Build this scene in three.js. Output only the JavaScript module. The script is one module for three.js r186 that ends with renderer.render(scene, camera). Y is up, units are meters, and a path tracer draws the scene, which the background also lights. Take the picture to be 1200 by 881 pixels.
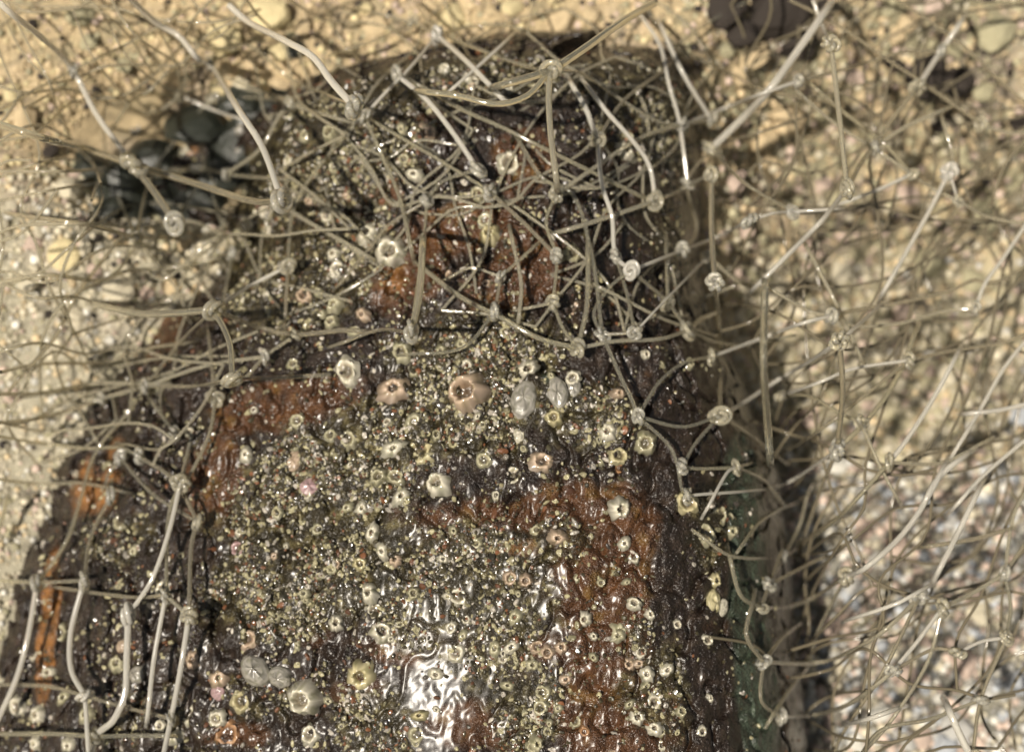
import * as THREE from 'three';
import { ImprovedNoise } from 'three/addons/math/ImprovedNoise.js';
import { mergeGeometries } from 'three/addons/utils/BufferGeometryUtils.js';

// ---------------------------------------------------------------- camera, sky, sun, exposure
const W = 1200, H = 881;
const scene = new THREE.Scene();
const renderer = new THREE.WebGLRenderer({ antialias: true });
renderer.setSize(1024, 751);
renderer.toneMapping = THREE.LinearToneMapping;
renderer.toneMappingExposure = 1.17;
renderer.shadowMap.enabled = true;
const camera = new THREE.PerspectiveCamera(26, W / H, 0.02, 60);
camera.position.set(0, 0.345, 0.085);
camera.lookAt(0, 0.03, 0.004);
camera.updateMatrixWorld(true);
camera.updateProjectionMatrix();
camera.focus = 0.292;
camera.userData.fStop = 10;

const sunDir = new THREE.Vector3(-0.42, 1, 0.30).normalize();
// a bright hazy sky with soft cloud
{
  const w = 512, h = 256, d = new Float32Array(w * h * 4), N = new ImprovedNoise(), v = new THREE.Vector3();
  for (let j = 0; j < h; j++) for (let i = 0; i < w; i++) {
    const el = ((j + 0.5) / h - 0.5) * Math.PI, az = ((i + 0.5) / w - 0.5) * Math.PI * 2;
    v.set(Math.cos(el) * Math.cos(az), Math.sin(el), Math.cos(el) * Math.sin(az));
    let c = 0; for (let o = 0, a = 0.5, f = 2.2; o < 5; o++, a *= 0.5, f *= 2) c += a * N.noise(v.x * f + 4.1, v.y * f * 1.6 + 2.3, v.z * f + 9.7);
    const cloud = Math.min(1, Math.max(0, c * 2.4 + 0.25)), up = Math.max(0, v.y), k = (j * w + i) * 4;
    const blue = [0.20 + 0.22 * Math.pow(1 - up, 3), 0.25 + 0.19 * Math.pow(1 - up, 3), 0.33 + 0.12 * Math.pow(1 - up, 3)], white = [0.58, 0.56, 0.52];
    for (let q = 0; q < 3; q++) d[k + q] = 0.38 * (blue[q] + (white[q] - blue[q]) * cloud);
    d[k + 3] = 1;
  }
  const t = new THREE.DataTexture(d, w, h, THREE.RGBAFormat, THREE.FloatType);
  t.mapping = THREE.EquirectangularReflectionMapping; t.magFilter = THREE.LinearFilter; t.needsUpdate = true;
  scene.background = t; scene.environment = t;
}
const sun = new THREE.DirectionalLight(0xfff5e6, 5);
sun.name = 'sun';
sun.position.copy(sunDir).multiplyScalar(2);
sun.castShadow = true; sun.shadow.radius = 3;
sun.shadow.mapSize.set(4096, 4096);
Object.assign(sun.shadow.camera, { left: -0.3, right: 0.3, top: 0.3, bottom: -0.3, near: 0.5, far: 4 });
scene.add(sun); scene.add(sun.target);

// ---------------------------------------------------------------- helpers
function rng(seed) { let a = seed >>> 0; return () => { a = (a + 0x6D2B79F5) | 0; let t = Math.imul(a ^ (a >>> 15), 1 | a); t = (t + Math.imul(t ^ (t >>> 7), 61 | t)) ^ t; return ((t ^ (t >>> 14)) >>> 0) / 4294967296; }; }
const P = new ImprovedNoise();
const nz = (x, y, z = 0) => P.noise(x + 31.7, y + 17.3, z + 5.1);
const fbm = (x, y, z = 0, o = 4) => { let s = 0, a = 1, f = 1, n = 0; for (let i = 0; i < o; i++) { s += a * nz(x * f, y * f, z + i * 7.7); n += a; a *= 0.5; f *= 2.03; } return s / n; };
const sst = (a, b, x) => { const t = Math.min(1, Math.max(0, (x - a) / (b - a))); return t * t * (3 - 2 * t); };
const lerp = (a, b, t) => a + (b - a) * t;
const S = 0.000163;                                                // metres per photograph pixel at the height of the log
const ray = new THREE.Vector3();
function at(px, py, h) {                                           // the point of the place at height h on the line of sight of a photograph pixel
  ray.set(px / W * 2 - 1, 1 - py / H * 2, 0.5).unproject(camera).sub(camera.position);
  const k = (h - camera.position.y) / ray.y;
  return new THREE.Vector3(camera.position.x + ray.x * k, h, camera.position.z + ray.z * k);
}
const used = {};
function named(n) { used[n] = (used[n] || 0) + 1; return used[n] === 1 ? n : n + '_' + String(used[n] - 1).padStart(3, '0'); }
function part(name, geo, mat, parent) {
  const m = new THREE.Mesh(geo, mat); m.name = named(name); m.castShadow = m.receiveShadow = true; parent.add(m); return m;
}
function curveOf(list) {                                           // smooth interpolation through pairs [key, value]
  return (k) => {
    if (k <= list[0][0]) return list[0][1];
    for (let i = 1; i < list.length; i++) if (k <= list[i][0]) { const t = (k - list[i - 1][0]) / (list[i][0] - list[i - 1][0]); return lerp(list[i - 1][1], list[i][1], t * t * (3 - 2 * t)); }
    return list[list.length - 1][1];
  };
}
function bumpTexture(size, fn) {
  const d = new Uint8Array(size * size * 4);
  for (let j = 0; j < size; j++) for (let i = 0; i < size; i++) { const v = Math.max(0, Math.min(255, 255 * fn(i / size, j / size))); const k = (j * size + i) * 4; d[k] = d[k + 1] = d[k + 2] = v; d[k + 3] = 255; }
  const t = new THREE.DataTexture(d, size, size); t.wrapS = t.wrapT = THREE.RepeatWrapping; t.magFilter = THREE.LinearFilter; t.minFilter = THREE.LinearMipmapLinearFilter; t.generateMipmaps = true; t.needsUpdate = true; return t;
}
const tile = (fn) => (u, v) => {                                   // seamless by cross-fading
  const a = fn(u, v), b = fn(u - 1, v), c = fn(u, v - 1), d = fn(u - 1, v - 1);
  return lerp(lerp(a, b, u), lerp(c, d, u), v);
};

// ---------------------------------------------------------------- shape of the ground and of the log
const g0 = at(600, 440, 0.004), SG = (at(700, 440, 0.004).x - g0.x) / 100;   // the same for the sand
function groundH(x, z) {
  const px = x / SG + 600, py = (z - g0.z) / SG + 440;
  const left = 1 - sst(120, 800, px), top = 1 - sst(60, 420, py);
  const hx = (px - 205) / 150, hy = (py - 180) / 100, hollow = 1 - 0.95 * Math.exp(-Math.pow(hx * hx + hy * hy, 2));
  const right = sst(800, 960, px) * sst(-60, 160, py);
  return 0.019 * hollow * Math.max(left * (1 - 0.75 * sst(270, 470, py)), top * (1 - 0.6 * sst(800, 1000, px))) - 0.024 * right + 0.0035 * fbm(x * 22, z * 22) + 0.0018 * fbm(x * 120, z * 120, 3, 3);
}
const edgeOf = (list, h) => curveOf(list.map(([px, py]) => { const p = at(px, py, h); return [p.z, p.x]; }));
const leftEdge = edgeOf([[430, 52], [330, 85], [205, 128], [100, 190], [92, 225], [140, 262], [188, 300], [140, 380], [62, 480], [18, 570], [-36, 700], [-62, 881], [-90, 1100]], 0.008);
const rightEdge = edgeOf([[800, 8], [850, 60], [856, 150], [838, 260], [830, 340], [850, 420], [890, 490], [925, 580], [940, 700], [958, 881], [985, 1100]], -0.012);
const zTop = at(600, 22, 0.012).z, zBottom = at(600, 1100, 0.012).z;
const LOG_H = 0.047;
function logBase(x, z) {
  if (z < zTop) return -0.04;
  const l = leftEdge(z), r = rightEdge(z);
  if (x <= l || x >= r) return -0.04;
  const c = lerp(l, r, 0.66);
  const f = x < c ? Math.pow(1 - Math.pow((c - x) / (c - l), 1.75), 0.66) : Math.pow(1 - Math.pow((x - c) / (r - c), 3.2), 0.6);
  const e = Math.min(1, (z - zTop) / 0.042);
  const cap = Math.pow(1 - Math.pow(1 - e, 2.2), 0.55);
  // the low shoulder at the upper left
  const lobe = 1 - 0.55 * (1 - sst(-0.075, -0.035, x)) * (1 - sst(-0.035, -0.010, z));
  // wood sinks a little towards the near end
  const dip = 1 - 0.28 * sst(0.03, 0.12, z);
  const low = x < c ? 0.008 : 0.030;                                // the right flank stands in a deeper scour
  return (LOG_H * dip * lobe + low) * f * cap - low;
}
const hollows = [[250, 168, 62, 0.016], [160, 235, 40, 0.012], [636, 452, 13, 0.005], [250, 725, 22, 0.003], [215, 300, 20, 0.003], [700, 215, 26, 0.004], [560, 70, 20, 0.004], [735, 150, 30, 0.004]]
  .map(([px, py, r, d]) => { const p = at(px, py, 0.03); return [p.x, p.z, r * S, d]; });
const film = (() => { const p = at(555, 755, 0.036); return [p.x, p.z, 120 * S, 125 * S]; })();
const glareFacet = (() => {
  const p = at(510, 822, 0.036), y = logBase(p.x, p.z), v = camera.position.clone().sub(new THREE.Vector3(p.x, y, p.z)).normalize(), n = v.add(sunDir).normalize();
  return [p.x, p.z, 58 * S, 86 * S, y, -n.x / n.y, -n.z / n.y];
})();
function logH(x, z) {
  const b = logBase(x, z);
  if (b <= -0.0399) return b;
  const wx = (x - film[0]) / film[2], wz = (z - film[1]) / film[3], calm = 1 - 0.6 * Math.exp(-Math.pow(wx * wx + wz * wz, 2));   // relief flattened near the lower end, shaped to spread the sheen
  let h = b + 0.0030 * fbm(x * 32, z * 26, 1, 3) * (0.4 + 0.6 * calm) + 0.0011 * calm * fbm(x * 120, z * 85, 2, 3);
  h += calm * (0.0004 * (1 - Math.abs(fbm(x * 420, z * 130, 9, 2)) * 3) + 0.0009 * fbm(x * 290, z * 290, 19, 5) - 0.0014 * sst(0.72, 1, 1 - Math.abs(fbm(x * 105, z * 80, 27, 3)) * 3));    // grain ridges along the log, lumps of crust
  const ux = (x - glareFacet[0]) / glareFacet[2], uz = (z - glareFacet[1]) / glareFacet[3], fw = Math.exp(-Math.pow(ux * ux + uz * uz, 2));           // flat plane added to the shape, tilted to glare the sun at the lens
  if (fw > 0.01) h = lerp(h, glareFacet[4] + glareFacet[5] * (x - glareFacet[0]) + glareFacet[6] * (z - glareFacet[1]) + 0.10 * (h - b) + 0.00030 * fbm(x * 420, z * 300, 33, 4), fw * 0.92);
  for (const [hx, hz, r, d] of hollows) { const q = ((x - hx) ** 2 + (z - hz) ** 2) / (r * r); if (q < 4) h -= d * Math.exp(-q * 1.6); }
  return h;
}
// heights looked up on a half millimetre grid
const G0 = [-0.15, -0.13], GN = [600, 560], GS = 0.0005, gLog = new Float32Array(GN[0] * GN[1]), gGround = new Float32Array(gLog.length);
for (let j = 0; j < GN[1]; j++) for (let i = 0; i < GN[0]; i++) { const x = G0[0] + i * GS, z = G0[1] + j * GS; gLog[j * GN[0] + i] = logH(x, z); gGround[j * GN[0] + i] = groundH(x, z); }
function look(g, x, z) {
  const u = Math.min(GN[0] - 1.001, Math.max(0, (x - G0[0]) / GS)), v = Math.min(GN[1] - 1.001, Math.max(0, (z - G0[1]) / GS)), i = Math.floor(u), j = Math.floor(v), a = u - i, b = v - j, k = j * GN[0] + i;
  return (g[k] * (1 - a) + g[k + 1] * a) * (1 - b) + (g[k + GN[0]] * (1 - a) + g[k + GN[0] + 1] * a) * b;
}
const logAt = (x, z) => look(gLog, x, z), groundAt = (x, z) => look(gGround, x, z);
const surf = (x, z) => Math.max(groundAt(x, z), logAt(x, z));
function onSurf(px, py, lift = 0) {                                // the point of the log or ground seen at a photograph pixel
  let h = 0.03, p;
  for (let i = 0; i < 9; i++) { p = at(px, py, h); h = lerp(h, surf(p.x, p.z) + lift, 0.7); }
  p.y = h; return p;
}
function normalAt(x, z, fn = logBase) { const e = 0.0012; return new THREE.Vector3(fn(x - e, z) - fn(x + e, z), 2 * e, fn(x, z - e) - fn(x, z + e)).normalize(); }
const pix = new THREE.Vector3();
const toPix = (x, y, z) => { pix.set(x, y, z).project(camera); return [(pix.x + 1) / 2 * W, (1 - pix.y) / 2 * H]; };

// ---------------------------------------------------------------- ground
const gritBump = bumpTexture(512, tile((u, v) => 0.5 + 0.5 * fbm(u * 22, v * 22, 4, 4) + 0.35 * Math.pow(Math.abs(nz(u * 60, v * 60, 8)), 0.8)));
const sandMat = new THREE.MeshStandardMaterial({ vertexColors: true, roughness: 0.85, bumpMap: gritBump, bumpScale: 0.0008 });
const sandTone = (() => {
  const tan = [0.47, 0.37, 0.22], cream = [0.36, 0.33, 0.245], olive = [0.23, 0.21, 0.13], pink = [0.36, 0.30, 0.255], grey = [0.32, 0.32, 0.30], dark = [0.09, 0.075, 0.055];
  return (x, z) => {
    const px = x / SG + 600, py = (z - g0.z) / SG + 440;
    let c = tan.slice();
    const mix = (d, t) => { for (let i = 0; i < 3; i++) c[i] = lerp(c[i], d[i], t); };
    mix(cream, (1 - sst(200, 420, px)) * sst(190, 280, py));
    mix(olive, sst(820, 900, px) * (1 - 0.5 * sst(150, 300, py)) * sst(-0.25, 0.2, fbm(x * 45, z * 30, 17, 3)));
    mix([0.40, 0.37, 0.25], 0.8 * sst(850, 930, px) * sst(200, 300, py));
    mix(pink, sst(850, 930, px) * sst(470, 640, py) * 0.8);
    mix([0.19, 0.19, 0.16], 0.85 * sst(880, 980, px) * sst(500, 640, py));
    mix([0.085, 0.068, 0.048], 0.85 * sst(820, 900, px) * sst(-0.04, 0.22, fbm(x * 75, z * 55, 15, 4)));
    const n = fbm(x * 260, z * 260, 6, 4), m = fbm(x * 60, z * 60, 13, 3);
    mix(pink, 0.5 * sst(0.1, 0.4, m)); mix(dark, 0.85 * sst(0.06, 0.32, n)); mix(olive, 0.6 * sst(0.05, 0.35, fbm(x * 150, z * 150, 21, 3)));
    const k = 0.98 + 0.7 * fbm(x * 700, z * 700, 2, 2);
    return c.map((v) => v * k);
  };
})();
function sheet(nx, nz_, fx, fz, fy, fc) {
  const pos = new Float32Array((nx + 1) * (nz_ + 1) * 3), col = new Float32Array(pos.length), uv = new Float32Array((nx + 1) * (nz_ + 1) * 2), idx = [];
  for (let j = 0; j <= nz_; j++) for (let i = 0; i <= nx; i++) {
    const k = j * (nx + 1) + i, z = fz(j / nz_, i / nx), x = fx(i / nx, z), y = fy(x, z);
    pos[k * 3] = x; pos[k * 3 + 1] = y; pos[k * 3 + 2] = z; uv[k * 2] = x; uv[k * 2 + 1] = -z;
    const c = fc(x, z, y); col.set(c, k * 3);
    if (i < nx && j < nz_) idx.push(k, k + nx + 1, k + 1, k + 1, k + nx + 1, k + nx + 2);
  }
  const g = new THREE.BufferGeometry();
  g.setAttribute('position', new THREE.BufferAttribute(pos, 3)); g.setAttribute('color', new THREE.BufferAttribute(col, 3)); g.setAttribute('uv', new THREE.BufferAttribute(uv, 2)); g.setIndex(idx); g.computeVertexNormals(); return g;
}
gritBump.repeat.set(40, 40);
const spread = (t) => { const s = 2 * t - 1; return s * 0.17 + Math.sign(s) * Math.pow(Math.abs(s), 9) * 30; };   // fine in the middle, out to the horizon
const ground = new THREE.Mesh(sheet(460, 420, (t) => spread(t), (t) => spread(t), groundH, sandTone), sandMat);
ground.name = 'ground'; ground.receiveShadow = true; ground.castShadow = true; ground.userData.kind = 'structure';
scene.add(ground);

// pebbles and shell grit lying in the sand
const stoneGeos = [];
{
  const r = rng(5);
  for (let k = 0; k < 9; k++) {
    const g = new THREE.IcosahedronGeometry(1, 2), p = g.attributes.position, s = [1, 0.5 + 0.3 * r(), 0.65 + 0.35 * r()];
    const planes = []; for (let q = 0; q < 6; q++) planes.push([new THREE.Vector3(r() - 0.5, r() - 0.5, r() - 0.5).normalize(), 0.62 + 0.3 * r()]);
    const v = new THREE.Vector3();
    for (let i = 0; i < p.count; i++) {
      v.fromBufferAttribute(p, i);
      let m = 1; for (const [n, d] of planes) { const t = v.dot(n); if (t > 0) m = Math.min(m, d / t); }
      v.multiplyScalar(Math.min(1, m) * (1 + 0.14 * nz(v.x * 2 + k * 9, v.y * 2, v.z * 2)));
      p.setXYZ(i, v.x * s[0], v.y * s[1], v.z * s[2]);
    }
    g.computeVertexNormals(); stoneGeos.push(g);
  }
}
const stoneBump = gritBump.clone(); stoneBump.repeat.set(0.6, 0.6); stoneBump.needsUpdate = true;
const stoneMats = {};
const stoneCols = { tan: [0.52, 0.41, 0.25], yellow: [0.58, 0.49, 0.28], cream: [0.52, 0.47, 0.35], white: [0.62, 0.60, 0.53], pink: [0.50, 0.39, 0.32], olive: [0.36, 0.33, 0.21], grey: [0.42, 0.41, 0.38], bluegrey: [0.40, 0.42, 0.44], black: [0.022, 0.025, 0.019], dark: [0.028, 0.021, 0.016], brown: [0.20, 0.12, 0.06] };  // near-black stones are added to stand for shade in the upper-left hollow
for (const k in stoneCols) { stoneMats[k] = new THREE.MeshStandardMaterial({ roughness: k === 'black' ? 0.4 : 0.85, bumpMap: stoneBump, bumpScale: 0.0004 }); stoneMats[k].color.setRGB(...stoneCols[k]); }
function placeStone(m, px, py, r, rand, sink = 0.25) {
  const p = onSurf(px, py); p.y = groundAt(p.x, p.z);
  m.position.set(p.x, p.y + r * S * sink, p.z);
  m.rotation.set((rand() - 0.5) * 0.7, rand() * 6.28, (rand() - 0.5) * 0.7);
  m.scale.set(r * S, r * S * (0.7 + 0.3 * rand()), r * S);
}
{
  const r = rng(11);
  const given = 'black 262 205 42,black 238 232 34,black 305 165 46,black 195 222 40,black 285 120 40,black 150 228 54,black 235 150 52,black 300 128 40,black 105 196 32,black 185 192 46,black 275 165 50,black 205 235 40,black 128 250 26,black 330 112 26,black 345 60 16,yellow 262 50 27,yellow 316 20 30,yellow 255 105 17,yellow 330 62 16,tan 355 35 15,yellow 530 22 22,tan 500 12 16,tan 440 30 18,tan 655 25 20,tan 690 20 17,yellow 600 10 16,tan 30 140 20,yellow 15 110 15,cream 285 100 18,tan 195 65 14,olive 95 22 22,olive 105 50 15,olive 145 78 14,dark 114 108 8,tan 200 78 12,cream 80 225 22,yellow 75 300 22,cream 140 340 26,cream 35 330 18,pink 40 285 14,pink 172 345 11,cream 90 370 16,dark 60 180 13,dark 905 20 52,dark 935 52 34,dark 872 45 30,dark 850 15 34,dark 960 15 22,tan 880 65 24,tan 865 90 17,tan 920 140 30,tan 895 165 24,pink 860 215 20,tan 1065 28 19,tan 1050 42 14,pink 1093 10 14,tan 1030 130 22,pink 1000 90 15,dark 1085 95 36,dark 1120 100 26,dark 1045 78 22,olive 1165 40 34,olive 1150 110 22,dark 1098 150 13,dark 1190 145 18,pink 1065 230 16,pink 945 290 15,pink 965 215 14,cream 905 350 24,cream 1000 440 28,cream 930 440 20,dark 1010 440 11,pink 1055 370 16,cream 1110 440 20,pink 945 490 18,cream 1090 520 22,white 980 545 16,pink 1010 620 18,grey 1000 690 18,bluegrey 995 700 15,pink 1050 640 20,white 1120 640 17,pink 970 735 17,white 1180 640 16,cream 1150 720 18,pink 1060 790 22,white 1030 835 18,bluegrey 1190 800 24,bluegrey 965 780 16,grey 1120 850 26,bluegrey 1105 870 20,pink 1080 865 18,white 1005 870 15,pink 1130 780 20,cream 985 610 16,grey 1170 560 20,bluegrey 1195 490 16,olive 1090 310 26,olive 1150 250 24,cream 985 320 22,pink 905 600 14,olive 1140 330 22,grey 950 830 18';  // the large dark stones at the upper right stand in for deep shade
  let count = 0;
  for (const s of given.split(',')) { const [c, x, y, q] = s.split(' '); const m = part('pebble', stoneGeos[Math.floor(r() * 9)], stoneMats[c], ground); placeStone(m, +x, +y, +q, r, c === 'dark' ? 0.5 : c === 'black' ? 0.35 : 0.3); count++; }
  const pick = (px, py) => {
    const q = r();
    if (px < 420 && py < 200 || py < 60 && px < 800) return q < 0.5 ? 'tan' : q < 0.68 ? 'yellow' : q < 0.78 ? 'pink' : q < 0.9 ? 'olive' : 'dark';
    if (px < 420) return q < 0.5 ? 'cream' : q < 0.66 ? 'white' : q < 0.78 ? 'tan' : q < 0.88 ? 'pink' : q < 0.95 ? 'olive' : 'dark';
    if (py < 300) return q < 0.34 ? 'olive' : q < 0.6 ? 'tan' : q < 0.75 ? 'pink' : q < 0.9 ? 'cream' : 'dark';
    if (py < 540) return q < 0.5 ? 'cream' : q < 0.68 ? 'tan' : q < 0.82 ? 'pink' : q < 0.95 ? 'olive' : 'grey';
    return q < 0.3 ? 'pink' : q < 0.5 ? 'cream' : q < 0.68 ? 'white' : q < 0.86 ? 'grey' : 'bluegrey';
  };
  const spot = () => { for (;;) { const px = -20 + r() * 1240, py = -20 + r() * 920; const p = onSurf(px, py); if (logAt(p.x, p.z) < groundAt(p.x, p.z) && ((px - 212) / 130) ** 2 + ((py - 175) / 76) ** 2 > 1) return [px, py]; } };
  while (count < 298) { const [px, py] = spot(); const m = part('pebble', stoneGeos[Math.floor(r() * 9)], stoneMats[pick(px, py)], ground); placeStone(m, px, py, 7 + 10 * r() * r(), r, 0.3); count++; }
  const N = 14000, im = new THREE.InstancedMesh(new THREE.IcosahedronGeometry(1, 1), new THREE.MeshStandardMaterial({ roughness: 0.6 }), N), d = new THREE.Object3D(), c = new THREE.Color();
  for (let i = 0; i < N; i++) {
    const [px, py] = spot(); placeStone(d, px, py, 1.4 + (px > 880 && py > 480 ? 8.5 : px > 850 ? 7 : 5.2) * r() * r(), r, 0.4); d.updateMatrix(); im.setMatrixAt(i, d.matrix);
    const k = 0.7 + 0.6 * r(), t = stoneCols[pick(px, py)]; c.setRGB(Math.min(0.8, t[0] * k), Math.min(0.8, t[1] * k), Math.min(0.8, t[2] * k)); im.setColorAt(i, c);
  }
  im.name = 'gravel'; im.castShadow = im.receiveShadow = true; im.userData = { kind: 'stuff', label: 'coarse tan and cream shell grit scattered over the sand', category: 'gravel' };
  scene.add(im);
}

// ---------------------------------------------------------------- the driftwood log
const log = new THREE.Group(); log.name = 'driftwood_log';
log.userData = { label: 'wet dark rust brown driftwood log crusted with small ring barnacles beneath the net', category: 'driftwood' };
scene.add(log);
const blobs = (s) => s.split(',').map((q) => q.split(' ').map(Number)).map(([x, y, rx, ry, w]) => { const p = at(x, y, 0.036); return [p.x, p.z, rx * S, ry * S, w]; });
const rustSpots = blobs('545 285 60 32 1,470 335 50 45 1,612 215 36 46 1,625 330 46 40 .9,430 240 46 20 .9,335 475 90 32 1,245 560 36 56 .9,505 158 30 14 .8,575 360 40 30 .8,720 640 46 60 .9,715 740 40 90 1,725 850 70 70 1,690 690 40 60 .9,560 615 110 22 .7,480 758 60 26 .7,560 855 60 30 .8,345 655 26 18 .6,420 812 40 20 .7,600 770 70 30 .6,650 690 50 30 .6,520 640 40 20 .6,360 740 30 22 .6,285 660 16 16 .5,570 395 30 30 .7,165 355 30 40 .7,330 590 30 26 .6,655 610 40 40 .7,270 860 40 16 .7');
const orangeSpots = blobs('18 700 15 80 1,62 550 20 45 .7,105 500 16 24 .5,8 780 14 40 .7,610 650 56 13 .45,520 300 28 16 .35,345 485 40 12 .4,100 560 24 30 .7,465 345 24 30 .5');
const mossSpots = blobs('550 700 90 70 .8,545 760 60 60 .6,330 170 120 60 1,420 300 60 70 .8,330 330 90 70 .9,300 250 90 50 .9,500 110 110 40 1,600 100 100 40 .9,760 130 80 90 .7,440 190 60 50 .9,540 500 120 50 .9,370 620 110 70 1,330 700 90 50 1,440 850 50 40 .8,615 830 40 60 .9,750 790 30 80 .6,790 820 20 70 .7,400 540 90 50 .8,540 700 100 60 .8,560 420 110 40 .8,700 500 50 40 .7,830 620 26 60 .6,120 620 60 40 .5,170 830 60 50 .4,780 280 30 60 .4,300 820 60 40 .4,660 640 40 30 .6');
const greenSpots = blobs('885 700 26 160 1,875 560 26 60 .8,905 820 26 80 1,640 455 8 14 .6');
const holeSpots = blobs('275 150 66 44 1,165 232 48 34 1,215 185 56 38 1');
const sum = (list, x, z, n) => { let s = 0; for (const [cx, cz, rx, rz, w] of list) { const q = ((x - cx) / rx) ** 2 + ((z - cz) / rz) ** 2; if (q < 4) s += w * Math.exp(-q * q * 0.7); } return sst(0.22, 0.75, s + n); };
function logTone(x, z) {
  const n1 = fbm(x * 150, z * 130, 31, 5) * 1.5, n2 = fbm(x * 190, z * 180, 41, 5) * 1.5, n3 = fbm(x * 420, z * 420, 51, 3), grain = fbm(x * 500, z * 55, 61, 3);
  const c = [0.020, 0.0125, 0.0085];
  const mix = (d, t) => { for (let i = 0; i < 3; i++) c[i] = lerp(c[i], d[i], t); };
  mix([0.040, 0.028, 0.020], sst(0.0, 0.4, n3) * 0.7);
  const rust = sum(rustSpots, x, z, n1 * 0.5); mix([0.080, 0.035, 0.014], rust * (0.85 + 0.15 * n3)); mix([0.15, 0.080, 0.020], rust * sst(0.1, 0.5, n2) * 0.8);
  const moss = sum(mossSpots, x, z, n2 * 0.7); mix([0.030, 0.024, 0.010], moss * 0.8); mix([0.11, 0.092, 0.042], moss * sst(0.06, 0.34, n3) * 0.75);
  const org = sum(orangeSpots, x, z, n1 * 0.4); mix([0.27, 0.115, 0.028], org * 0.9 * (0.75 + 0.5 * n3));
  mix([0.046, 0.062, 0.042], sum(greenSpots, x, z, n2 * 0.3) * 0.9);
  const k = 1 + 0.9 * n3 + 0.45 * grain;
  return c.map((v) => Math.max(0.004, v * k));
}
const wetBump = bumpTexture(1024, tile((u, v) => 0.45 + 0.40 * fbm(u * 26, v * 26, 3, 3) + 0.30 * nz(u * 75, v * 100, 5) + 0.24 * nz(u * 150, v * 190, 6)));
wetBump.repeat.set(24, 24);
const woodMat = new THREE.MeshPhysicalMaterial({ vertexColors: true, roughness: 0.27, bumpMap: wetBump, bumpScale: 0.0011, clearcoat: 0.45, clearcoatRoughness: 0.26, specularIntensity: 0.9 });
{
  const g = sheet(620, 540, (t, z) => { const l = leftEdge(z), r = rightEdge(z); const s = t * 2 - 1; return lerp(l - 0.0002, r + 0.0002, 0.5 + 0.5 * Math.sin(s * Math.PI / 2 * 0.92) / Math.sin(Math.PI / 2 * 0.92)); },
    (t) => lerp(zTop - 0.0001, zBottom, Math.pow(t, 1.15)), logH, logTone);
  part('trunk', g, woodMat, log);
}
// barnacles: ribbed cones with a crater
const barnacleGeos = [];
function barnacleGeo(seed, wide, tall, closed, o = 0.6) {
  const r = rng(seed), seg = 26, prof = closed
    ? [[1.05, -0.25], [1, 0.05], [0.93, 0.22], [0.90, 0.24], [0.78, 0.42], [0.75, 0.43], [0.58, 0.56], [0.55, 0.56], [0.3, 0.66], [0.02, 0.69]]
    : [[1.12, -0.25], [1.02, 0.05], [lerp(1, o, 0.4), 0.34], [lerp(1, o, 0.75), 0.58], [o + 0.02, 0.64], [o - 0.09, 0.54], [o * 0.68, 0.2], [o * 0.42, 0.06], [o * 0.16, 0.2], [0.01, 0.22]];
  const n = prof.length, pos = [], col = [], idx = [], ph = r() * 6, pl = 9 + Math.floor(r() * 6), el = 0.8 + 0.2 * r();
  for (let j = 0; j < n; j++) for (let i = 0; i <= seg; i++) {
    const a = (i % seg) / seg * Math.PI * 2, rib = 1 + (closed ? 0.008 : j < 4 ? 0.032 : 0.022) * Math.sin(a * pl + ph) + (closed ? 0.05 : 0.14) * nz(Math.cos(a) * 2 + seed, Math.sin(a) * 2, j * 0.4) * 2;
    const rr = prof[j][0] * rib;
    pos.push(rr * Math.cos(a) * wide, prof[j][1] * tall * (1 + 0.55 * nz(Math.cos(a) * 1.5, Math.sin(a) * 1.5, seed) * (j > 1 ? 1 : 0)), rr * Math.sin(a) * wide * el);
    const w = closed ? 0.8 + 0.35 * nz(Math.cos(a) * 1.6, Math.sin(a) * 1.6, j * 0.6 + seed) : j < 2 ? 0.42 : j < 3 ? 0.62 : j < 6 ? 1 : j < 7 ? 0.5 : j < 8 ? 0.16 : 0.24;   // pale worn rims, stained foot, brown plates in the mouth
    const dirt = sst(-0.1, 0.45, nz(Math.cos(a) * 2.2 + seed * 3, Math.sin(a) * 2.2, j * 0.5)) * (j < 6 || closed ? 0.75 : 0.3), q = w * (0.8 + 0.35 * r());   // stains of weed in patches
    col.push(q * (1 - 0.62 * dirt), q * (1 - 0.60 * dirt) * (j > 5 && !closed ? 0.9 : 0.99), q * (1 - 0.72 * dirt) * (j > 5 && !closed ? 0.78 : 0.97));
    if (i < seg && j < n - 1) { const k = j * (seg + 1) + i; idx.push(k, k + seg + 1, k + 1, k + 1, k + seg + 1, k + seg + 2); }
  }
  const g = new THREE.BufferGeometry(); g.setAttribute('position', new THREE.Float32BufferAttribute(pos, 3)); g.setAttribute('color', new THREE.Float32BufferAttribute(col, 3)); g.setIndex(idx); g.computeVertexNormals(); return g;
}
for (let k = 0; k < 7; k++) barnacleGeos.push(barnacleGeo(100 + k, 1, [0.7, 1.1, 0.5, 0.95, 1.3, 0.6, 0.85][k], false, [0.62, 0.46, 0.74, 0.36, 0.55, 0.68, 0.42][k]));
const domeGeos = [0, 1, 2].map((k) => barnacleGeo(200 + k, 1, 0.9, true));
const shellCols = { w: [0.62, 0.58, 0.47], o: [0.43, 0.40, 0.27], p: [0.50, 0.38, 0.28], y: [0.52, 0.46, 0.27], g: [0.34, 0.32, 0.28], r: [0.40, 0.22, 0.11], m: [0.44, 0.29, 0.30] };
const shellMats = {};
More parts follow.
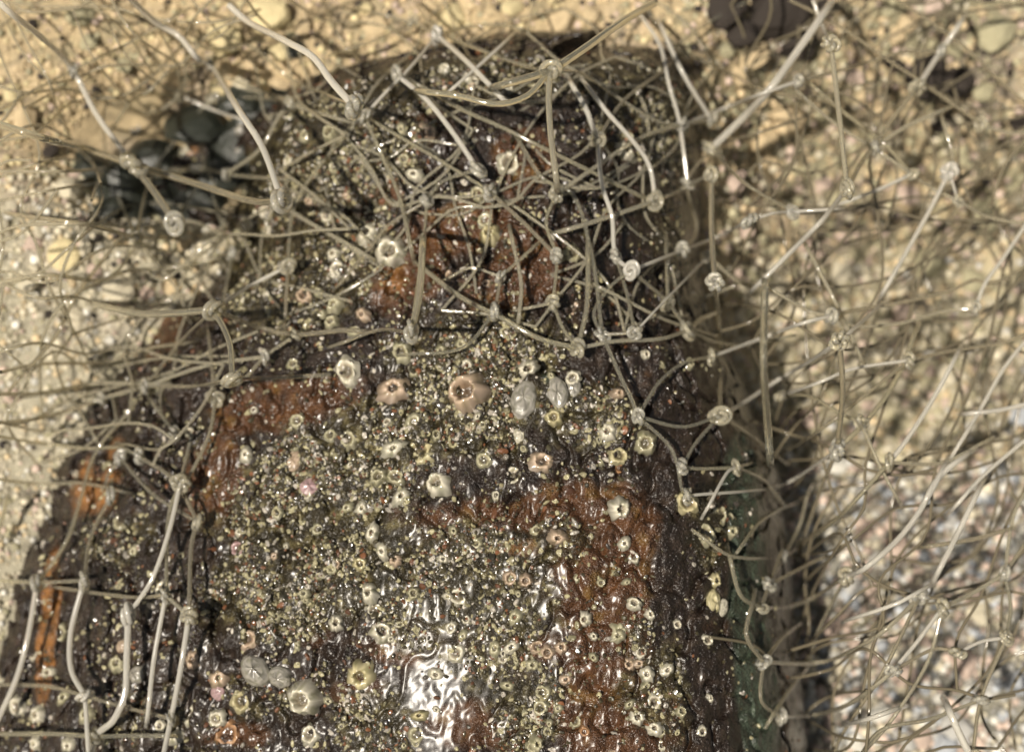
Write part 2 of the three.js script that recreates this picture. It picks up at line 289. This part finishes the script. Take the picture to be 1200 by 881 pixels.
for (const k in shellCols) { shellMats[k] = new THREE.MeshPhysicalMaterial({ vertexColors: true, roughness: 0.4, clearcoat: 1, clearcoatRoughness: 0.12 }); shellMats[k].color.setRGB(...shellCols[k]); }
const UP = new THREE.Vector3(0, 1, 0), qa = new THREE.Quaternion();
function seat(m, px, py, r, rand, stretch = 1) {
  const p = onSurf(px, py); const n = normalAt(p.x, p.z).lerp(UP, 0.25).normalize();
  n.x += (rand() - 0.5) * 0.45; n.z += (rand() - 0.5) * 0.45; n.normalize();
  m.position.copy(p); m.quaternion.setFromUnitVectors(UP, n); m.scale.set(r * S, r * S * (0.6 + 0.5 * rand()), r * S * stretch * (0.78 + 0.36 * rand()));
  m.quaternion.multiply(qa.setFromAxisAngle(UP, stretch === 1 ? rand() * 6.28 : (rand() - 0.5) * 0.6));
}
const barnacles = [
  'w 407 435 16,p 461 456 17,w 461 526 13,o 485 495 9,y 492 530 17,w 288 533 9,o 444 559 10,o 464 559 10,w 470 582 11,o 408 515 11,o 387 510 7,o 348 493 9,w 454 495 6,o 470 413 13,p 548 461 22,y 649 489 9,p 635 541 13,w 601 558 12,w 513 567 15,p 725 461 8,w 712 506 10,y 725 534 10,o 703 541 5,w 671 443 8,w 618 432 12,o 577 495 7,o 525 482 7,o 567 539 8,o 512 510 7,m 279 643 9,w 424 596 8,w 436 624 10,w 448 646 9,y 422 661 8,p 463 656 7,w 433 695 11,w 439 716 10,w 447 740 12,o 485 695 7,o 469 732 7,o 407 595 7',
  'w 394 730 9,p 290 749 11,o 413 632 7,o 372 620 6,w 726 596 12,w 732 637 7,w 537 699 11,w 599 758 9,o 580 760 8,o 603 723 8,w 685 725 8,p 629 758 7,p 658 758 7,p 642 764 8,p 616 680 7,p 598 677 8,o 725 740 10,p 653 630 10,o 629 621 7,w 534 765 9,o 558 637 6,o 677 677 6,w 519 655 6,p 226 773 10,p 257 794 12,y 282 822 11,w 222 837 12,w 254 842 10,r 267 859 15,w 356 818 17,y 423 792 15,w 363 861 11,w 206 863 11,y 492 838 9,o 488 861 8,w 511 790 8,o 595 803 7,o 629 871 9,o 633 829 8,y 674 813 9,o 674 845 7',
  'p 663 796 7,o 636 811 8,o 642 857 6,r 685 857 5,o 624 779 7,w 743 707 8,w 762 720 6,o 724 745 8,w 751 764 6,p 737 778 7,p 749 777 6,w 758 790 8,w 782 785 8,o 757 803 6,w 767 822 8,o 738 825 6,w 747 840 8,w 767 853 8,o 776 857 6,w 775 873 8,w 793 732 6,w 823 857 6,w 832 818 5,w 829 750 7,y 805 589 13,o 843 602 10,o 826 626 12,o 858 623 9,y 839 680 8,w 743 653 6,o 756 519 12,r 726 549 7,g 282 152 8,r 226 177 8,w 247 185 6,g 280 174 7,w 339 189 10,o 358 159 10,o 388 157 10,w 318 137 6,o 393 196 8,w 310 248 8',
  'o 278 274 8,w 245 293 8,w 384 252 10,w 430 274 13,w 391 298 8,o 287 220 8,w 293 263 7,w 457 295 16,y 574 275 13,o 568 258 8,w 623 254 6,w 596 191 12,o 671 297 10,p 527 323 7,p 672 362 9,y 676 338 5,w 485 204 10,p 358 347 12,w 395 315 9,w 390 297 8,o 392 358 12,o 388 377 8,p 425 369 10,o 314 369 8,o 416 388 8,w 20 828 11,w 44 837 11,o 100 837 10,o 137 777 10,w 57 788 10,o 75 817 10,w 39 767 7,o 70 742 10,w 191 691 10,w 41 871 9,w 80 873 9,o 140 612 10,o 157 646 8,g 158 151 8,o 173 252 9,p 500 155 13',
];
{
  const r = rng(77);
  let count = 0;
  for (const line of barnacles) for (const s of line.split(',')) { const [c, x, y, q] = s.split(' '); const m = part('barnacle', barnacleGeos[Math.floor(r() * 7)], shellMats[c], log); seat(m, +x, +y, +q * 1.12, r); count++; }
  const given = 'g 299 785 21 1,g 328 793 15 1.1,p 344 540 9 1.9,m 363 571 14 .9,g 614 467 15 1.8,g 653 460 12 2,g 672 455 9 1.6,w 610 508 8 1.5,y 837 706 10 2,w 848 712 7 1.6,p 142 757 8 1,g 160 790 11 1,m 255 812 9 1.2';
  for (const s of given.split(',')) { const [c, x, y, q, t] = s.split(' '); const m = part('shell', domeGeos[count % 3], shellMats[c], log); seat(m, +x, +y, +q, r, +t); count++; }
  // young barnacles between the named ones
  const onLog = () => { for (;;) { const px = r() * 940, py = 20 + r() * 880, p = onSurf(px, py); if (logAt(p.x, p.z) > groundAt(p.x, p.z) + 0.002) { const d = (0.16 + sum(mossSpots, p.x, p.z, 0) * 0.84) * (0.12 + 0.88 * sst(-0.18, 0.16, fbm(p.x * 95, p.z * 85, 71, 3))); const far = sst(700, 800, px) * sst(330, 480, py); if (r() < d * (1 - 0.8 * far) * (1 - 0.9 * sum(holeSpots, p.x, p.z, 0))) return [px, py]; } } };
  for (let k = 0; k < 125; k++) { const [px, py] = onLog(); const m = part('barnacle', barnacleGeos[Math.floor(r() * 7)], shellMats[r() < 0.55 ? 'o' : r() < 0.8 ? 'w' : 'p'], log); seat(m, px, py, (py < 430 ? 6 : 4.5) + (py < 430 ? 7 : 4) * r() * r(), r); }
  // specks of crust and rings of the youngest spat: nobody could count them
  const mat = new THREE.MeshPhysicalMaterial({ roughness: 0.4, clearcoat: 1, clearcoatRoughness: 0.17 });
  const shard = stoneGeos.map((g) => g).slice(0, 4);
  const calm = (p) => Math.exp(-Math.pow(((p.x - film[0]) / film[2]) ** 2 + ((p.z - film[1]) / film[3]) ** 2, 2));
  const scatter = (name, geo, N, size, tone, tilt) => {
    const d = new THREE.Object3D(), c = new THREE.Color(), im = new THREE.InstancedMesh(geo, mat, N);
    for (let i = 0; i < N; i++) {
      let px, py, p; do { [px, py] = onLog(); p = onSurf(px, py); } while (r() < Math.max(0.6 * calm(p), 0.93 * Math.exp(-Math.pow(((p.x - glareFacet[0]) / glareFacet[2]) ** 2 + ((p.z - glareFacet[1]) / glareFacet[3]) ** 2, 2))));
      seat(d, px, py, size(), r); d.rotateX((r() - 0.5) * tilt); d.rotateZ((r() - 0.5) * tilt); d.scale.x *= 0.7 + 0.9 * r(); d.updateMatrix(); im.setMatrixAt(i, d.matrix); tone(c); im.setColorAt(i, c);
    }
    im.name = name; im.userData.kind = 'stuff'; im.castShadow = im.receiveShadow = true; log.add(im);
  };
  const crust = (c) => { const t = r(), k = 0.35 + 1.0 * r(); if (t < 0.66) c.setRGB(0.045 * k, 0.036 * k, 0.014 * k); else if (t < 0.75) c.setRGB(0.20 * k, 0.175 * k, 0.095 * k); else if (t < 0.88) c.setRGB(0.15 * k, 0.06 * k, 0.024 * k); else c.setRGB(0.045 * k, 0.036 * k, 0.028 * k); };
  for (let k = 0; k < 4; k++) scatter('crust', shard[k], 3800, () => 1.2 + 3.8 * r() * r() * r() + 1.0 * r(), crust, 1.6);
  const spat = (c) => { const k = 0.4 + 0.6 * r(); if (r() < 0.7) c.setRGB(0.42 * k, 0.38 * k, 0.22 * k); else c.setRGB(0.55 * k, 0.5 * k, 0.42 * k); };
  for (let k = 0; k < 2; k++) { const g = barnacleGeos[k * 3].clone(); g.deleteAttribute('color'); scatter('spat', g, 2400, () => 1.7 + 2.6 * r() * r(), spat, 0.6); }
}

// ---------------------------------------------------------------- the fishing net
const net = new THREE.Group(); net.name = 'fishing_net';
net.userData = { label: 'tangled translucent olive grey monofilament fishing net draped over the barnacled log and sand', category: 'fishing net' };
scene.add(net);
const nylon = (rgb, rough, clear = 0.5) => { const m = new THREE.MeshPhysicalMaterial({ roughness: rough, transmission: clear, thickness: 0.001, ior: 1.45, clearcoat: 0.5, clearcoatRoughness: 0.08 }); m.color.setRGB(...rgb); return m; };
const nylons = [nylon([0.66, 0.62, 0.47], 0.07, 0.84), nylon([0.70, 0.67, 0.54], 0.05, 0.9), nylon([0.64, 0.60, 0.47], 0.09, 0.78), nylon([0.60, 0.55, 0.42], 0.07, 0.84)];
const nylonPale = nylon([0.80, 0.77, 0.69], 0.1, 0.62);
const clearNylon = [[0.86, 0.82, 0.68], [0.90, 0.88, 0.80]].map((c) => { const m = new THREE.MeshPhysicalMaterial({ roughness: 0.12, transmission: 0.8, thickness: 0.002, ior: 1.5, attenuationColor: new THREE.Color().setRGB(0.75, 0.70, 0.5), attenuationDistance: 0.004 }); m.color.setRGB(...c); return m; });
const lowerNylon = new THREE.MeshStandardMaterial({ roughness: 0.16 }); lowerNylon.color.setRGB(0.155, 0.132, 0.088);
// height of the slack net above everything it covers
function netH(x, z) {
  let s = 0, n = 0;
  for (let a = -1; a <= 1; a++) for (let b = -1; b <= 1; b++) { s += Math.max(groundAt(x, z), logBase(x + a * 0.006, z + b * 0.006)); n++; }
  const r = rightEdge(z), out = Math.max(0, x - r), l = leftEdge(Math.max(z, zTop)), outL = Math.max(0, l - x), up = Math.max(0, zTop - z);
  const far = Math.hypot(out, outL, up);
  const taut = out > 0 ? 0.037 * Math.exp(-out / 0.11) : -1;          // pulled out level to the right
  return Math.max(s / n, taut, groundAt(x, z) + 0.030 * Math.exp(-far / 0.05) * (far > 0 ? 1 : 0) + (far > 0 ? 0.004 : 0));
}
function onNet(px, py, lift) { let h = 0.04, p; for (let i = 0; i < 16; i++) { p = at(px, py, h); h = lerp(h, netH(p.x, p.z) + lift, i < 8 ? 0.5 : 0.2); } p.y = h; return p; }
// strands as seen: kind, width in pixels, then the points; kinds: n near the lens, b bright and pale, m middle, l low on the log, d deep below
const strands = [
  'w 13:-30,-24 10,14 44,44 82,88 112,133 157,194;w 12:120,-26 146,0 184,27 208,41 228,65 252,92 282,133 306,170 330,235;w 10:268,6 286,22 334,48 368,68 388,95 415,125;n 10:157,194 190,238 204,262;n 10:157,194 200,206 238,218 293,235 330,235;n 11:-25,138 44,160 102,174 157,194;m 5:0,201 68,201 136,196 157,194;m 6:157,194 184,201 231,197 265,204 330,210;m 5:167,98 211,90 252,90;m 5:225,40 265,54 293,68 340,92 378,109 415,125;m 5:85,82 150,51 211,17;m 5:129,141 163,124 210,112;b 5:210,114 248,128 285,140;m 5:248,114 296,114 340,122;m 5:275,95 313,109 340,122 400,140;m 6:245,119 211,157 182,197 155,272;m 5:136,225 155,272;m 6:225,228 204,262;m 5:150,219 184,207 231,197;m 6:20,252 102,265 153,276 195,279;m 6:400,163 357,218 344,245 337,312;m 6:337,245 370,265 400,282 430,300;m 6:265,204 306,173 327,136 340,122;l 5:252,238 262,269 272,297;m 5:0,129 34,109 85,82;l 5:231,140 238,187 252,218',
  'b 8:512,41 553,78 590,117;b 8:465,88 499,116 529,153 560,199;n 11:768,3 727,27 679,61 645,82 590,99;m 6:485,0 505,37;b 5:509,45 478,82 451,109 427,136;b 5:590,51 560,78 530,104;m 5:526,44 570,61 618,78 645,82;m 5:512,40 550,31 584,29 611,34;m 5:400,3 440,15 482,26 512,40;m 5:482,26 437,48 400,60;m 6:465,88 495,102 543,129 590,150 638,174 693,201 754,231;n 8:500,108 536,112 584,122 618,112 645,82;n 9:645,82 643,110 645,153 652,211;b 8:672,102 686,126 700,163;b 7:700,163 706,218 717,252 722,300 740,317;b 7:689,102 713,133 740,163 761,194 768,235;b 6:754,22 774,54 785,102 795,136 800,167 806,215;b 7:778,37 800,85 834,140;m 6:834,135 800,146 754,160 706,190 652,228;m 7:834,204 800,221 768,235 720,252 665,269;m 5:774,85 730,119 700,163;m 5:645,82 693,92 727,116 774,143 800,146;m 6:611,170 638,211 669,225 693,296 706,392;m 5:444,146 502,180 553,211 574,225;m 5:560,197 516,214 500,235;m 5:500,235 454,265 434,289 400,330;m 6:574,225 618,265 652,300;m 5:500,235 499,255 482,389;m 6:427,140 451,190 468,231 482,293;m 5:652,228 640,260 648,300 648,355',
  'b 11:967,14 929,68 902,105 871,143 834,174;b 6:953,0 963,27 974,51;b 8:1123,31 1103,65 1076,102;m 7:1076,102 1038,150 1025,174;b 6:800,143 851,126 895,109 936,95;m 6:824,71 861,88 895,105 946,116;m 5:800,48 841,20 875,0;m 5:926,0 960,17 1004,44 1038,68 1089,102 1137,136 1150,146;m 6:936,92 1011,75 1059,61 1103,60;m 5:1052,0 1093,27 1127,51 1178,99 1215,130;m 5:950,98 991,133 1035,167 1069,204;m 5:936,108 980,146 1021,177 1069,204;m 5:834,184 878,218 929,248;b 8:993,221 960,262 922,300 890,333;b 5:878,259 905,250 929,252 977,245;b 5:990,237 1030,222 1069,208;b 5:800,293 837,279 888,260;b 7:1113,201 1089,248 1064,293 1038,338;m 5:1069,204 1093,221 1123,238 1161,255 1215,262;m 6:1106,129 1059,150 1025,174 985,215;m 5:1106,143 1117,184 1113,201;b 4:1120,204 1123,235;b 6:1215,245 1178,300 1154,334 1144,361;m 5:1150,146 1188,156 1215,150;m 5:1215,150 1178,194 1165,230;n 8:970,61 984,136 993,221;n 8:827,204 834,265 838,331;m 5:834,174 806,215 817,265 797,293;m 5:1137,4 1170,4 1215,0',
  'm 6:0,331 51,322 112,322 150,316 197,314 252,303;m 5:146,290 119,321 92,351 58,382 20,453;m 6:170,293 204,334 218,365;n 9:116,358 170,368 250,363;b 6:250,363 300,331 337,310;m 7:250,363 306,384 347,389 400,387 425,388;n 8:250,363 268,400 272,445;m 5:250,368 204,409 170,453;m 6:310,418 252,426 204,440 174,450 119,467;m 6:371,440 306,443 272,445 221,453 170,453 119,467 51,486 0,500;m 5:347,392 310,418 290,440;m 5:218,402 170,409 129,423 54,433 0,436;m 6:184,450 102,450 51,457 0,464;m 5:180,453 146,487 119,518 106,542 95,581 78,632 54,669 43,683;m 5:180,474 204,508;m 5:252,467 245,508 221,559 208,581;m 4:92,481 112,515;m 5:0,515 51,520 102,525 143,525 163,535;m 4:150,521 190,525 204,508;m 6:163,540 204,563 232,612;m 5:140,536 180,580 232,612;m 5:0,566 44,567 95,566 143,576;l 6:221,525 211,566;l 5:272,297 262,348;m 5:337,310 334,372;m 5:245,399 252,467;m 5:129,581 106,629 98,680;m 5:140,536 124,562 129,581',
  'm 7:499,317 540,348 587,372 631,396 677,408;n 9:495,290 492,341 482,389;m 5:400,402 434,389 482,389;m 4:529,324 550,314 587,324;m 5:587,324 580,365;m 6:600,280 611,334 608,372;m 5:625,290 587,324;m 5:618,361 648,355;m 5:648,355 660,385 677,408;m 7:689,290 688,358 677,408;m 5:740,317 717,334 696,368 706,392;m 6:706,392 727,440 740,467 748,488;m 6:677,408 720,400 774,397 806,387;m 5:706,392 744,390;b 4:744,390 764,368 800,331 830,300;m 5:700,335 730,350 774,372 834,392;m 5:722,300 735,345 744,390;b 6:740,317 770,305 800,293;m 5:740,320 778,355 806,387;m 5:781,290 783,355;m 5:748,488 771,450 800,426 834,418;m 5:482,415 543,407 587,372;m 5:748,488 788,528 800,575 806,581',
  'm 8:806,387 820,375 837,367;m 5:807,389 834,399 875,402 920,398;b 6:834,420 899,399 943,378 975,370;m 6:975,370 1004,363 1052,355 1113,341 1144,328 1161,332 1215,305;m 5:975,372 1004,382 1059,378 1106,365 1144,351;m 5:837,297 868,321 902,338 950,365 975,370;b 7:844,487 868,474 912,450 950,423 984,399 1030,360;b 5:919,458 963,447 997,433 1066,422;m 5:916,460 950,467 984,484 1010,495;m 6:834,331 844,392 844,487;m 6:1072,392 1052,443 1018,491 991,518 974,535;b 6:1120,419 1096,464 1059,521 1042,542;b 6:1215,385 1178,430 1151,477 1120,528;b 6:1140,484 1175,480 1215,470;m 5:1066,422 1127,409 1178,401 1215,392;b 5:830,594 854,552 863,548;m 5:800,547 817,549 863,548;m 5:863,548 895,562 919,592;b 5:806,585 824,579 868,576 922,566 975,537;m 5:863,548 919,528 970,498 1066,422;m 6:974,535 957,579 940,639;n 8:984,399 985,460 974,535;m 5:1004,491 1031,545 1050,580;m 5:1045,545 1106,542 1150,520;b 7:1130,535 1100,559 1083,590;b 6:1215,505 1151,559 1123,590;m 5:946,290 980,355 1010,420;n 9:892,351 895,420 902,528;m 5:844,490 800,500 748,488;m 5:844,490 815,520 800,547;m 5:844,487 880,510 920,540',
  'b 8:43,683 31,751 17,799 -4,845;b 8:98,682 82,744 83,785 99,815;b 7:99,816 102,863 104,895;b 7:212,570 197,625 177,680 150,720;b 10:153,724 148,772 146,812 133,843 112,863 96,890;b 7:194,697 180,772 173,835;m 6:232,614 225,632 221,722;b 8:219,724 211,785 201,840 189,895;m 5:0,680 43,680;m 5:48,676 99,677;m 5:78,690 129,697 163,700 194,700;m 6:190,700 219,722;m 5:0,802 54,804 99,813;m 5:99,816 136,826 200,842;m 6:0,860 68,860 112,863;m 6:117,860 150,862 196,862;m 6:5,581 0,612 -8,640;m 5:208,570 198,600 194,697',
  'm 5:824,630 851,649 875,654 919,652;m 5:865,646 885,618 912,598 930,590;m 5:902,685 919,652 940,612 950,579;m 5:909,687 957,659 984,645;m 6:856,655 868,697 892,712;m 6:892,712 929,710 953,700 988,678;b 8:988,678 1018,663 1059,625 1089,581 1105,550;b 7:1147,575 1123,625 1100,670;b 5:1083,690 1052,707 1000,725;m 6:1078,700 1038,738 1001,761 963,775 895,776;m 6:882,707 875,744 895,776;m 5:936,732 915,750 895,776;m 5:950,778 923,812 905,840;m 5:885,780 892,819 916,840;m 6:916,840 953,838 991,826 1028,802 1047,786;m 5:988,678 960,744 950,778;m 5:1078,700 1038,782 991,867 980,895;m 6:1105,712 1140,695 1178,672;b 6:1105,717 1076,751 1047,786;m 5:1105,717 1089,772 1048,840 1000,890;b 6:1001,847 1025,840 1047,832;m 5:990,890 1038,853 1089,843 1150,820;b 9:1113,833 1125,860 1140,890;m 5:940,639 977,612 1008,581 1042,542;b 5:1123,765 1150,752 1180,747;m 5:919,652 940,639;m 5:892,712 905,690 909,687;m 5:1178,672 1190,600 1215,560;m 5:1089,640 1140,632 1190,618;m 5:1178,672 1200,640 1220,615;m 5:1047,786 1100,760 1123,765;m 5:1180,747 1150,820 1130,890;m 5:1178,672 1185,710 1180,747',
];
const LIFT = { n: 0.028, w: 0.036, b: 0.007, m: 0.004, l: 0.0012, d: 0.001 };
{
  const list = [];
  for (const line of strands) for (const s of line.split(';')) {
    const [head, body] = s.split(':'), [kind, w] = head.split(' ');
    list.push({ kind, w: +w, p: body.split(' ').map((q) => q.split(',').map(Number)) });
  }
  // ends that meet within a few pixels share a knot
  const knots = [];
  for (const s of list) for (const e of [0, s.p.length - 1]) {
    const [x, y] = s.p[e];
    let k = knots.find((q) => Math.hypot(q.x - x, q.y - y) < 11);
    if (!k) knots.push(k = { x, y, n: 0, lift: 0, w: 0, pale: 0 });
    k.n++; k.lift = Math.max(k.lift, LIFT[s.kind]); k.w = Math.max(k.w, s.w); k.pale += s.kind === 'b' ? 1 : 0; s['k' + e] = k;
  }
  // a strand that runs through a knot counts for it too
  for (const s of list) for (let i = 1; i < s.p.length - 1; i++) { const k = knots.find((q) => Math.hypot(q.x - s.p[i][0], q.y - s.p[i][1]) < 7); if (k) { k.n++; s['k' + i] = k; } }
  const r = rng(303);
  for (const s of list) {
    const pts = s.p.map(([x, y], i) => { const k = s['k' + i]; return k && k.n > 1 ? onNet(k.x, k.y, k.lift) : onNet(x, y, LIFT[s.kind]); });
    for (const e of [0, s.p.length - 1]) if (s['k' + e].n < 2 && s.p[e][0] > 18 && s.p[e][0] < 1190 && s.p[e][1] > 12 && s.p[e][1] < 870) {                      // a loose end runs on and down to what lies below
      const a = s.p[e], b = s.p[e ? e - 1 : 1], l = Math.hypot(a[0] - b[0], a[1] - b[1]) || 1;
      const q = onSurf(a[0] + (a[0] - b[0]) / l * 16, a[1] + (a[1] - b[1]) / l * 16); q.y += 0.0003;
      if (e) pts.push(q); else pts.unshift(q);
    }
    const c = new THREE.CatmullRomCurve3(pts, false, 'centripetal');
    const near = (camera.position.y - pts[0].y) / (camera.position.y - 0.045);
    part('strand', new THREE.TubeGeometry(c, 6 + 5 * pts.length, (s.kind === 'w' ? 8.5 : s.w * (s.kind === 'b' ? 0.8 : 0.86)) * 0.5 * S * near, 8), s.kind === 'b' || s.kind === 'w' ? nylonPale : nylons[Math.floor(r() * 4)], net);
  }
  const knotGeos = [[2, 3], [3, 2], [2, 5]].map(([a, b], i) => { const g = new THREE.TorusKnotGeometry(0.62, 0.30, 56, 6, a, b); g.scale(1, 0.85, 0.8 + 0.1 * i); return g; });
  for (const k of knots) if (k.n > 1) {
    const m = part('knot', knotGeos[Math.floor(r() * 3)], k.pale > 1 && r() < 0.5 ? nylonPale : clearNylon[Math.floor(r() * 2)], net);
    m.position.copy(onNet(k.x, k.y, k.lift)); m.rotation.set(r() * 6, r() * 6, r() * 6); m.scale.setScalar((5.2 + k.w * 0.8 + 2 * r()) * S);
  }
  // the lower layers of the bunched net: finer mesh, too tangled to count
  const geos = [], r2 = rng(909);
  const bare = (x, y) => ((x - 215) / 105) ** 2 + ((y - 188) / 62) ** 2 < 1 || y > 430 - 40 * sst(300, 500, x) && x > 240 && x < 790 + 0.12 * (y - 430);
  const layer = (x0, y0, x1, y1, ux, uy, vx, vy, lift, w, jit, keep) => {
    const K = new Map(), key = (i, j) => { const id = i + ',' + j; if (!K.has(id)) K.set(id, [x0 + ux * i + vx * j + jit * (r2() - 0.5) * 2 + 62 * nz(i * 0.42, j * 0.42, w), y0 + uy * i + vy * j + jit * (r2() - 0.5) * 2 + 62 * nz(i * 0.42, j * 0.42, w + 9), lift * (0.5 + r2())]); return K.get(id); };
    const run = (list) => {
      if (list.length < 2) return;
      const way = [];
      list.forEach((k, i) => {
        if (i) { const q = list[i - 1], sag = (r2() - 0.5) * 0.36; way.push([(k[0] + q[0]) / 2 + (k[1] - q[1]) * sag, (k[1] + q[1]) / 2 - (k[0] - q[0]) * sag, (k[2] + q[2]) / 2]); }
        way.push(k);
      });
      const pts = way.map((k) => onNet(k[0], k[1], k[2]));
      geos.push(new THREE.TubeGeometry(new THREE.CatmullRomCurve3(pts, false, 'centripetal'), 5 * pts.length, w * 0.5 * S, 6));
    };
    for (const turn of [0, 1]) for (let a = -24; a < 24; a++) {
      let list = [];
      for (let b = -24; b < 24; b++) {
        const k = turn ? key(a, b) : key(b, a), out = k[0] < x0 || k[0] > x1 || k[1] < y0 || k[1] > y1 || bare(k[0], k[1]);
        if (!out) list.push(k);
        if (out || r2() > keep) { run(list); list = []; }
      }
      run(list);
    }
  };
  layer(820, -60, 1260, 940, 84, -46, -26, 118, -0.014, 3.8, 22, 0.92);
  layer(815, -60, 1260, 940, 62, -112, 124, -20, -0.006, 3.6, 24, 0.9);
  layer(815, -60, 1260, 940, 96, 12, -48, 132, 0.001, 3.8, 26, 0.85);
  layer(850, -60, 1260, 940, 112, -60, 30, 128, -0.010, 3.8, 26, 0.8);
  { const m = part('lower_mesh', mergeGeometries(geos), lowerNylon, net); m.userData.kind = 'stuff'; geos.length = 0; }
  layer(-60, -60, 850, 260, 104, -36, 64, 84, 0.001, 4.0, 22, 0.9);
  layer(-60, -60, 850, 250, 92, 44, -60, 78, 0.003, 4.0, 22, 0.85);
  layer(-60, -60, 420, 330, 88, -18, 52, 74, 0.007, 4.0, 22, 0.85);
  layer(-60, 120, 300, 560, 96, -4, -40, 80, 0.006, 4.0, 20, 0.85);
  layer(-60, -60, 320, 570, 118, -12, 36, 96, 0.002, 3.8, 18, 0.9);
  layer(-60, 180, 330, 520, 122, -34, -30, 88, 0.003, 3.8, 20, 0.85);
  layer(200, 60, 860, 430, 96, -46, 44, 100, 0.001, 4.0, 22, 0.88);
  layer(240, 40, 860, 400, 88, 52, -54, 92, 0.002, 4.0, 22, 0.8);
  const m = part('lower_mesh', mergeGeometries(geos), nylons[2], net); m.userData.kind = 'stuff';
}
renderer.render(scene, camera);
